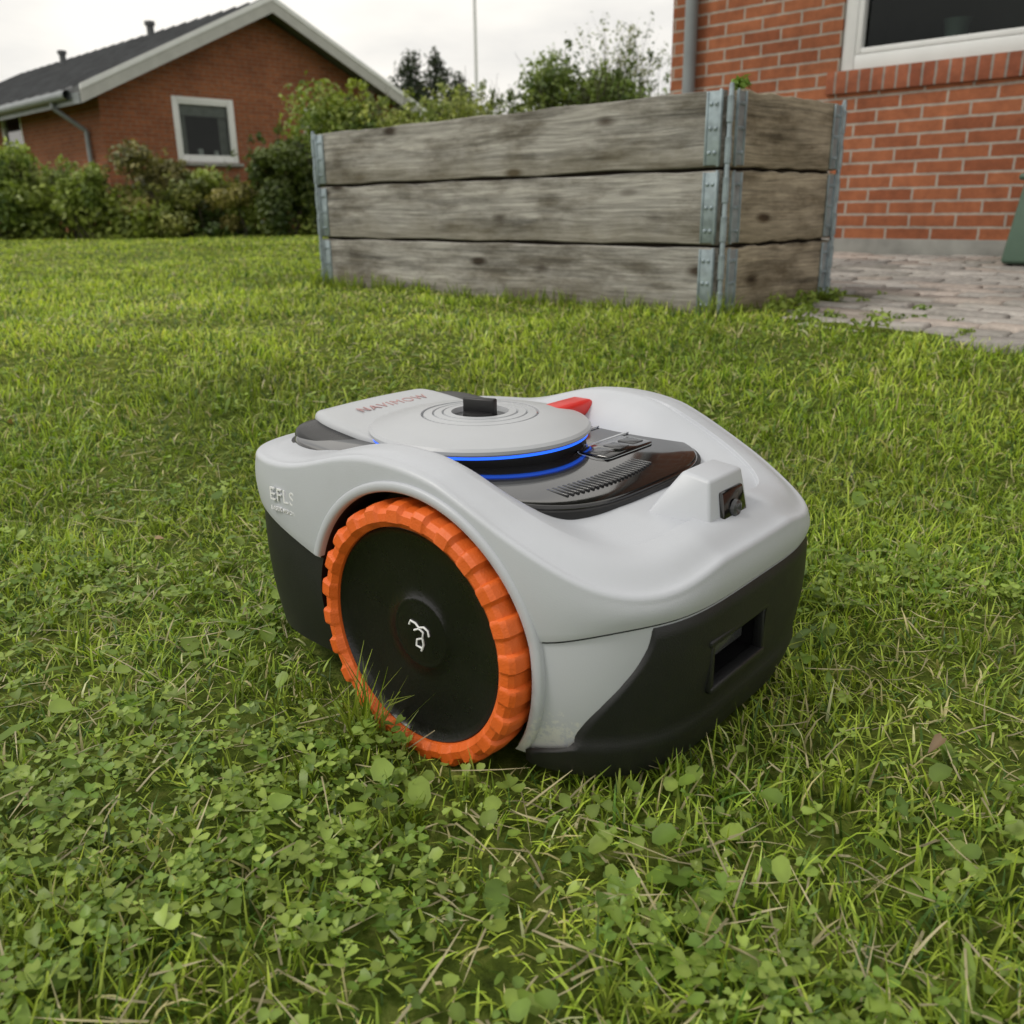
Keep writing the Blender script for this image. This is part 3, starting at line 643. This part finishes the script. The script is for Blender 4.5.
shrub('shrub',1.5,10.2,1.5,1.85,7000,.055,(.05,.09,.015),(.16,.22,.045))
shrub('shrub',-2.3,14.,2.2,2.0,7000,.08,(.04,.07,.014),(.13,.17,.04))
tr=empty('small_tree'); out=[]; random.seed(12)
for i in range(4): grow(Vector((1.2+i*.12,11.5,.1)),Vector((random.uniform(-.25,.25),random.uniform(-.2,.2),1)).normalized(),.74,.026,4,out,.65,.2,3)
stems('branches',out,M_bark,tr,5)
tips=[o for o in out if o[2]<.012]; L_=[(o[1].x,o[1].y,o[1].z,.06,.06,.06) for o in tips[::2]]
foliage('twig_leaves',L_,1500,.04,(.10,.14,.03),(.26,.28,.08),tr)
def conifer(cx,cy_,h_,w_):
    e=empty('conifer_tree'); L_=[]; sg=[((cx,cy_,0),(cx,cy_,h_),.12,.02)]; z_=.4
    while z_<h_-.15:
        rr=w_*(1-z_/h_)**.65*random.uniform(.6,1.15)
        for j in range(5):
            a=random.random()*6.28; q=rr*random.uniform(.1,.8); L_.append((cx+q*math.cos(a),cy_+q*math.sin(a),z_+random.uniform(-.1,.15),rr*.42+.08,rr*.42+.08,.30)); sg.append(((cx,cy_,z_),(cx+rr*math.cos(a),cy_+rr*math.sin(a),z_+.1*rr),.025,.01))
        z_+=.19
    L_.append((cx,cy_,h_-.1,.10,.10,.3))
    foliage('conifer_needles',L_,11000,.15,(.02,.035,.014),(.06,.085,.03),e,elong=.4); stems('conifer_trunk',sg,M_bark,e)
conifer(-3.1,32,5.3,2.1); conifer(-2.35,33,5.4,2.3); conifer(-1.6,34,4.8,2.0); conifer(-4.0,35,4.5,2.1)
lm=[]
for i in range(40): lm.append((-6+i*.5,38+random.uniform(-1,1),1.6+random.uniform(-.4,1.0),.9,.8,1.2))
dt=empty('distant_trees'); foliage('distant_tree_leaves',lm,20000,.2,(.04,.06,.02),(.12,.15,.045),dt)
fp=empty('flagpole',(-.66,22,.1)); lathe('pole',[(.045,0),(.04,3),(.028,9),(.0001,9.02)],M_frame,fp,seg=16); lathe('pole_base',[(.12,0),(.12,.12),(.06,.14)],M_conc,fp,seg=16)
# ------------------------------------------------------------------ buildings
def wallmesh(name,x0,x1,z0,z1,ops,m,parent,rev=.11,y=0,apex=None):
    xs_=sorted({x0,x1,*[o[0] for o in ops],*[o[1] for o in ops]}); zs_=sorted({z0,z1,*[o[2] for o in ops],*[o[3] for o in ops]}); v=[];f=[]
    def quad(a,b,c,d): k=len(v); v.extend([a,b,c,d]); f.append((k,k+1,k+2,k+3))
    for i in range(len(xs_)-1):
        for j in range(len(zs_)-1):
            cx=(xs_[i]+xs_[i+1])/2; cz=(zs_[j]+zs_[j+1])/2
            if any(o[0]<cx<o[1] and o[2]<cz<o[3] for o in ops): continue
            quad((xs_[i],y,zs_[j]),(xs_[i+1],y,zs_[j]),(xs_[i+1],y,zs_[j+1]),(xs_[i],y,zs_[j+1]))
    for (a,b,c,d) in ops:
        quad((a,y,c),(a,y,d),(a,y+rev,d),(a,y+rev,c)); quad((b,y,d),(b,y,c),(b,y+rev,c),(b,y+rev,d)); quad((a,y,d),(b,y,d),(b,y+rev,d),(a,y+rev,d)); quad((b,y,c),(a,y,c),(a,y+rev,c),(b,y+rev,c))
    if apex:
        k=len(v); v.extend([(x0,y,z1),(x1,y,z1),(apex[0],y,apex[1])]); f.append((k,k+1,k+2))
    return mesh(name,v,f,m,parent)
def window(parent,a,b,c,d,y,fw=.06,mull=(),curt=0,rail=None):
    L_=[(a+fw/2,y,(c+d)/2,fw,.06,d-c),(b-fw/2,y,(c+d)/2,fw,.06,d-c),((a+b)/2,y,d-fw/2,b-a-2*fw,.06,fw),((a+b)/2,y,c+fw/2,b-a-2*fw,.06,fw)]
    for q in mull: L_.append((q,y+.002,(c+d)/2,fw*.8,.05,d-c-2*fw))
    if rail: L_.append(((a+b)/2,y+.004,rail,b-a-2*fw,.045,fw*.7))
    boxes('window_frame',L_,M_frame,parent,.006)
    i=fw+.001; s=.03
    boxes('window_sash',[(a+i+s/2,y-.004,(c+d)/2,s,.05,d-c-2*i),(b-i-s/2,y-.004,(c+d)/2,s,.05,d-c-2*i),((a+b)/2,y-.004,c+i+s/2,b-a-2*i-2*s,.05,s),((a+b)/2,y-.004,d-i-s/2,b-a-2*i-2*s,.05,s)],M_frame,parent,.004)
    mesh('window_glass',[(a+fw,y+.012,c+fw),(b-fw,y+.012,c+fw),(b-fw,y+.012,d-fw),(a+fw,y+.012,d-fw)],[(0,1,2,3)],M_glass,parent)
    mesh('room',[(a-.3,y+.1,c-.3),(b+.3,y+.1,c-.3),(b+.3,y+.1,d+.2),(a-.3,y+.1,d+.2),(a-.3,y+1.2,c-.3),(b+.3,y+1.2,c-.3),(b+.3,y+1.2,d+.2),(a-.3,y+1.2,d+.2)],[(4,5,6,7),(0,4,7,3),(1,2,6,5),(0,1,5,4),(3,7,6,2)],M_int,parent)
    if curt:
        w_=(b-a)*.16
        for x_ in(a+fw,b-fw-w_):
            n=14; v=[];f=[]
            for k_ in range(n+1):
                xx=x_+w_*k_/n; yv=y+.085+.02*math.sin(k_*1.9); v+= [(xx,yv,c+.02),(xx,yv,d-.02)]
            for k_ in range(n): f.append((2*k_,2*k_+2,2*k_+3,2*k_+1))
            mesh('curtain',v,f,M_curt,parent,smooth=True)
        boxes('curtain_valance',[((a+b)/2,y+.05,d-.20,b-a-2*fw,.02,.20)],M_curt,parent)
        boxes('sill_ornaments',[((a+b)/2-.1,y+.06,c+.16,.10,.05,.14),((a+b)/2+.2,y+.06,c+.15,.08,.05,.12)],M_frame,parent,.02)
rzW=math.atan2(WT[1],WT[0])
H1=empty('brick_house',(WP[0],WP[1],0),rzW)
wallmesh('wall',-1.10,7,.27,3.1,[(0,1.55,1.135,2.45)],M_brick,H1,.10)
mesh('end_wall',[(0,0,.27),(6,0,.27),(6,0,3.1),(0,0,3.1)],[(0,3,2,1)],M_brick,H1,loc=(-1.10,0,0),rz=R(90))
boxes('plinth',[(2.92,.05,.185,8.0,.12,.17)],M_conc,H1,.004)
boxes('rowlock_sill',[(.775,.022,1.078,1.66,.09,.112)],M_rowlock,H1,.003)
window(H1,.0,1.55,1.135,2.45,.045,.075,mull=(.98,))
lathe('sill_pot',[(.0001,0),(.05,0),(.06,.1),(.065,.12),(.055,.12),(.0001,.1)],M_pot,H1,seg=32,loc=(.55,.13,1.215))
boxes('inner_sill',[(.775,.24,1.19,1.5,.25,.02)],M_frame,H1)
lathe('downpipe',[(.038,.25),(.038,3.1)],M_grey,H1,seg=24,loc=(-.93,-.055,0))
boxes('pipe_bracket',[(-.93,-.03,1.7,.10,.06,.03)],M_grey,H1,.004)
boxes('roof',[(2.6,2.6,3.2,8.8,6.6,.18)],M_roof,H1,.02)
lathe('gutter',[(.06,-1.6),(.06,7.2)],M_grey,H1,seg=20,loc=(0,-.75,3.1),axis='Z').rotation_euler=(0,R(90),0)
pat=empty('patio'); v=[];f=[];cl_=[]
zp=lambda d:.136+(2.70-d)/2.70*.057
def W2(s,d): p=WP+WT*s+WM*d; return p
rows=int(2.8/.105)
for r_ in range(rows):
    d0=r_*.105
    for c_ in range(-10,34):
        s0=.95+c_*.21+(.105 if r_%2 else 0); pc_=W2(s0+.1,d0+.05)
        if not patio_in(np.array(pc_[0]),np.array(pc_[1])) or (s0<1.0 and d0>1.8): continue
        k=len(v); z_=zp(d0)+random.uniform(-.005,.005); tl_=random.uniform(-.004,.004); g=.0065; b_=.006; yw=random.uniform(-.004,.004)
        for (e,zz_) in((g,-.05),(g,-b_),(g+b_,0)):
            for (a,b) in((s0+e,d0+e),(s0+.21-e,d0+e),(s0+.21-e,d0+.105-e),(s0+e,d0+.105-e)):
                p=W2(a,b+(yw if a>s0+.1 else -yw)); v.append((p[0],p[1],z_+zz_+(tl_ if a>s0+.1 else -tl_)))
        for L0 in(0,4):
            for j in range(4): jj=(j+1)%4; f.append((k+L0+j,k+L0+4+j,k+L0+4+jj,k+L0+jj))
        f.append((k+8,k+11,k+10,k+9)); q=random.random(); cc_=np.array([.38,.36,.34])*(.6+.6*random.random())*(np.array([1.06,.98,.94]) if q<.3 else 1); cl_+= [cc_]*12
bigmesh('pavers',np.array(v),np.array(f),np.array(cl_),pavermat(),pat,smooth=False)
pts=[W2(-1.05,0),W2(7,0),W2(7,2.64),W2(1.28,2.64),W2(1.06,2.44),W2(1.06,1.86),W2(-1.05,1.86)]; ds_=[0,0,2.64,2.64,2.44,1.86,1.86]
mesh('joint_sand_bed',[(p[0],p[1],zp(d)-.012) for p,d in zip(pts,ds_)],[(0,1,2,3,4,5,6)],M_sand,pat)
we=empty('patio_weeds'); L_=[]
for (s,d) in((1.09,2.3),(1.10,2.5),(1.08,2.1),(1.25,2.64),(1.5,2.70)): p=W2(s,d); L_.append((p[0],p[1],.165,.045,.045,.03))
for i in range(45):
    s=1.1+random.random()*2.2; d=2.62-random.random()**2*.9; p=W2(s,round(d/.105)*.105); L_.append((p[0],p[1],zp(d)+.002,.035,.02,.010))
foliage('weed_leaves',L_,900,.020,(.10,.18,.02),(.26,.34,.06),we)
gp=W2(1.12,.34); gb=empty('storage_bin',(gp[0],gp[1],.187),rzW)
o=mesh('bin_body',[(-.0,-.2,0),(.55,-.2,0),(.55,.18,0),(0,.18,0),(.04,-.16,.36),(.6,-.16,.36),(.6,.2,.36),(.04,.2,.36)],[(0,3,2,1),(4,5,6,7),(0,1,5,4),(1,2,6,5),(2,3,7,6),(3,0,4,7)],M_greenbin,gb,smooth=True)
b=o.modifiers.new('b','BEVEL'); b.width=.02; b.segments=4
boxes('bin_lid',[(.32,.02,.372,.60,.40,.03)],M_greenbin,gb,.012)
HC=(-6.6,15.95); GW=6.2; EZ=2.42; PZ=3.88
rzG=math.atan2(.712,.702)
H2=empty('brick_house',(HC[0],HC[1],0),rzG)
W1=(1.25,2.42,1.29,2.35); W2_=(3.87,4.78,1.40,2.30)
wallmesh('gable_wall',0,GW,0,EZ,[W1,W2_],M_brick2,H2,.08,apex=(GW/2,PZ-.05))
window(H2,*W1,.035,.09,curt=1); window(H2,*W2_,.035,.09,mull=(4.33,))
boxes('window_sill',[(1.835,-.03,1.255,1.27,.1,.06),(4.325,-.03,1.365,1.0,.1,.06)],M_conc,H2,.01)
def sidewall():
    ops=[(3.6,4.7,1.3,2.3),(7.2,8.0,.3,2.3)]
    o=wallmesh('side_wall',0,12,0,EZ,ops,M_brick2,H2,-.08); o.rotation_euler=(0,0,R(90)); return ops
for op in sidewall():
    q=empty('side_window',(0,0,0),R(90),H2); a,b,c,d=op
    boxes('window_frame',[(a+.04,-.03,(c+d)/2,.08,.06,d-c),(b-.04,-.03,(c+d)/2,.08,.06,d-c),((a+b)/2,-.03,d-.04,b-a-.16,.06,.08),((a+b)/2,-.03,c+.04,b-a-.16,.06,.08)],M_frame,q,.005)
    mesh('window_glass',[(a+.08,-.045,c+.08),(b-.08,-.045,c+.08),(b-.08,-.045,d-.08),(a+.08,-.045,d-.08)],[(0,1,2,3)],M_gloss,q)
def slab(name,pts,th,m):
    v=[Vector(p) for p in pts]; v2=[p+Vector((0,0,th)) for p in v]
    return mesh(name,v+v2,[(0,3,2,1),(4,5,6,7),(0,1,5,4),(1,2,6,5),(2,3,7,6),(3,0,4,7)],m,H2)
sl=(PZ-EZ)/(GW/2); ov=.45; fo=-.45; bk=12.5
slab('roof_west',[(-ov,fo,EZ-sl*ov+.02),(GW/2,fo,PZ+.02),(GW/2,bk,PZ+.02),(-ov,bk,EZ-sl*ov+.02)],.10,M_roof)
slab('roof_east',[(GW/2,fo,PZ+.021),(GW+ov,fo,EZ-sl*ov+.02),(GW+ov,bk,EZ-sl*ov+.02),(GW/2,bk,PZ+.021)],.10,M_roof)
for s0,s1 in(((-ov,EZ-sl*ov),(GW/2,PZ)),((GW/2,PZ),(GW+ov,EZ-sl*ov))):
    for (lo,hi,mm,yo) in((-.12,.07,M_barge,0),(.07,.15,M_frame,-.012)):
        v=[]
        for yv in(fo-.03+yo,fo-.002):
            v+=[(s0[0],yv,s0[1]+lo),(s1[0],yv,s1[1]+lo),(s1[0],yv,s1[1]+hi),(s0[0],yv,s0[1]+hi)]
        mesh('bargeboard',v,[(0,1,2,3),(4,7,6,5),(0,4,5,1),(1,5,6,2),(2,6,7,3),(3,7,4,0)],mm,H2)
v=[];f=[]
for i in range(26):
    yv=fo+.25+i*.48; k=len(v)
    for dy in(-.02,.02):
        v+=[(-ov,yv+dy,EZ-sl*ov+.122),(GW/2,yv+dy,PZ+.122),(GW/2,yv+dy,PZ+.15),(-ov,yv+dy,EZ-sl*ov+.15)]
    f+=[(k,k+3,k+2,k+1),(k+4,k+5,k+6,k+7),(k+3,k+7,k+6,k+2)]
mesh('roof_battens',v,f,M_roof,H2)
gz=EZ-sl*ov
o=lathe('eaves_gutter',[(.07,0),(.07,12.6)],M_grey,H2,seg=16,loc=(-ov-.07,bk,gz+.02)); o.rotation_euler=(R(90),0,0)
boxes('eaves_fascia',[(-ov+.01,6,gz-.04,.03,12.8,.16)],M_grey,H2)
stems('downpipe',[((-ov-.05,.6,gz-.03),(-ov-.05,.6,gz-.12),.04,.04),((-ov-.05,.6,gz-.12),(-.06,.5,gz-.45),.04,.04),((-.06,.5,gz-.45),(-.06,.5,0),.04,.04)],M_grey,H2,10)
for yv,xx in((3.2,GW/2-.5),(7.5,GW/2-.6)):
    zr=PZ-sl*abs(GW/2-xx)
    lathe('roof_vent',[(.07,-.1),(.07,.22),(.10,.23),(.10,.30),(.0001,.32)],M_roof,H2,seg=16,loc=(xx,yv,zr+.1))
# ------------------------------------------------------------------ world, sun, camera
W=bpy.data.worlds.new('World'); S.world=W; W.use_nodes=True; nt=W.node_tree; bg=nt.nodes['Background']
D=Vector((-.60,-.15,.80)).normalized()
sky=nt.nodes.new('ShaderNodeTexSky'); sky.sky_type='NISHITA'; sky.sun_disc=False; sky.sun_elevation=math.asin(D.z); sky.sun_rotation=math.atan2(D.x,D.y); sky.dust_density=3
hs=nt.nodes.new('ShaderNodeHueSaturation'); hs.inputs['Saturation'].default_value=.25; nt.links.new(sky.outputs[0],hs.inputs['Color'])
tc=nt.nodes.new('ShaderNodeTexCoord'); mp=nt.nodes.new('ShaderNodeMapping'); mp.inputs['Scale'].default_value=(1,1,3.2); nt.links.new(tc.outputs['Generated'],mp.inputs[0])
nz=nt.nodes.new('ShaderNodeTexNoise'); nz.inputs['Scale'].default_value=2.0; nz.inputs['Detail'].default_value=7; nz.inputs['Roughness'].default_value=.5; nt.links.new(mp.outputs[0],nz.inputs['Vector'])
rp=nt.nodes.new('ShaderNodeValToRGB'); rp.color_ramp.elements[0].position=.34; rp.color_ramp.elements[0].color=(5.8,5.8,5.8,1); rp.color_ramp.elements[1].position=.58; rp.color_ramp.elements[1].color=(10.4,10.0,9.2,1); nt.links.new(nz.outputs[0],rp.inputs[0])
mx=nt.nodes.new('ShaderNodeMix'); mx.data_type='RGBA'; mx.inputs[0].default_value=.84; nt.links.new(hs.outputs[0],mx.inputs[6]); nt.links.new(rp.outputs[0],mx.inputs[7])
nt.links.new(mx.outputs[2],bg.inputs[0]); bg.inputs[1].default_value=.118
sun=bpy.data.lights.new('sun','SUN'); sun.energy=1.4; sun.angle=R(13); sun.color=(1,.95,.86); so=bpy.data.objects.new('sun',sun); so.rotation_euler=(-D).to_track_quat('-Z','Y').to_euler(); link(so)
cam=bpy.data.cameras.new('camera'); cam.sensor_width=36; cam.lens=900/1024*36; cam.clip_start=.02; cam.clip_end=2000
cam.dof.use_dof=True; cam.dof.focus_distance=.86; cam.dof.aperture_fstop=9
co=bpy.data.objects.new('camera',cam); Mx=Matrix.Rotation(R(90-18.7),4,'X')@Matrix.Rotation(R(-.8),4,'Z'); Mx.translation=Vector((0,0,.46)); link(co); co.matrix_world=Mx
S.camera=co
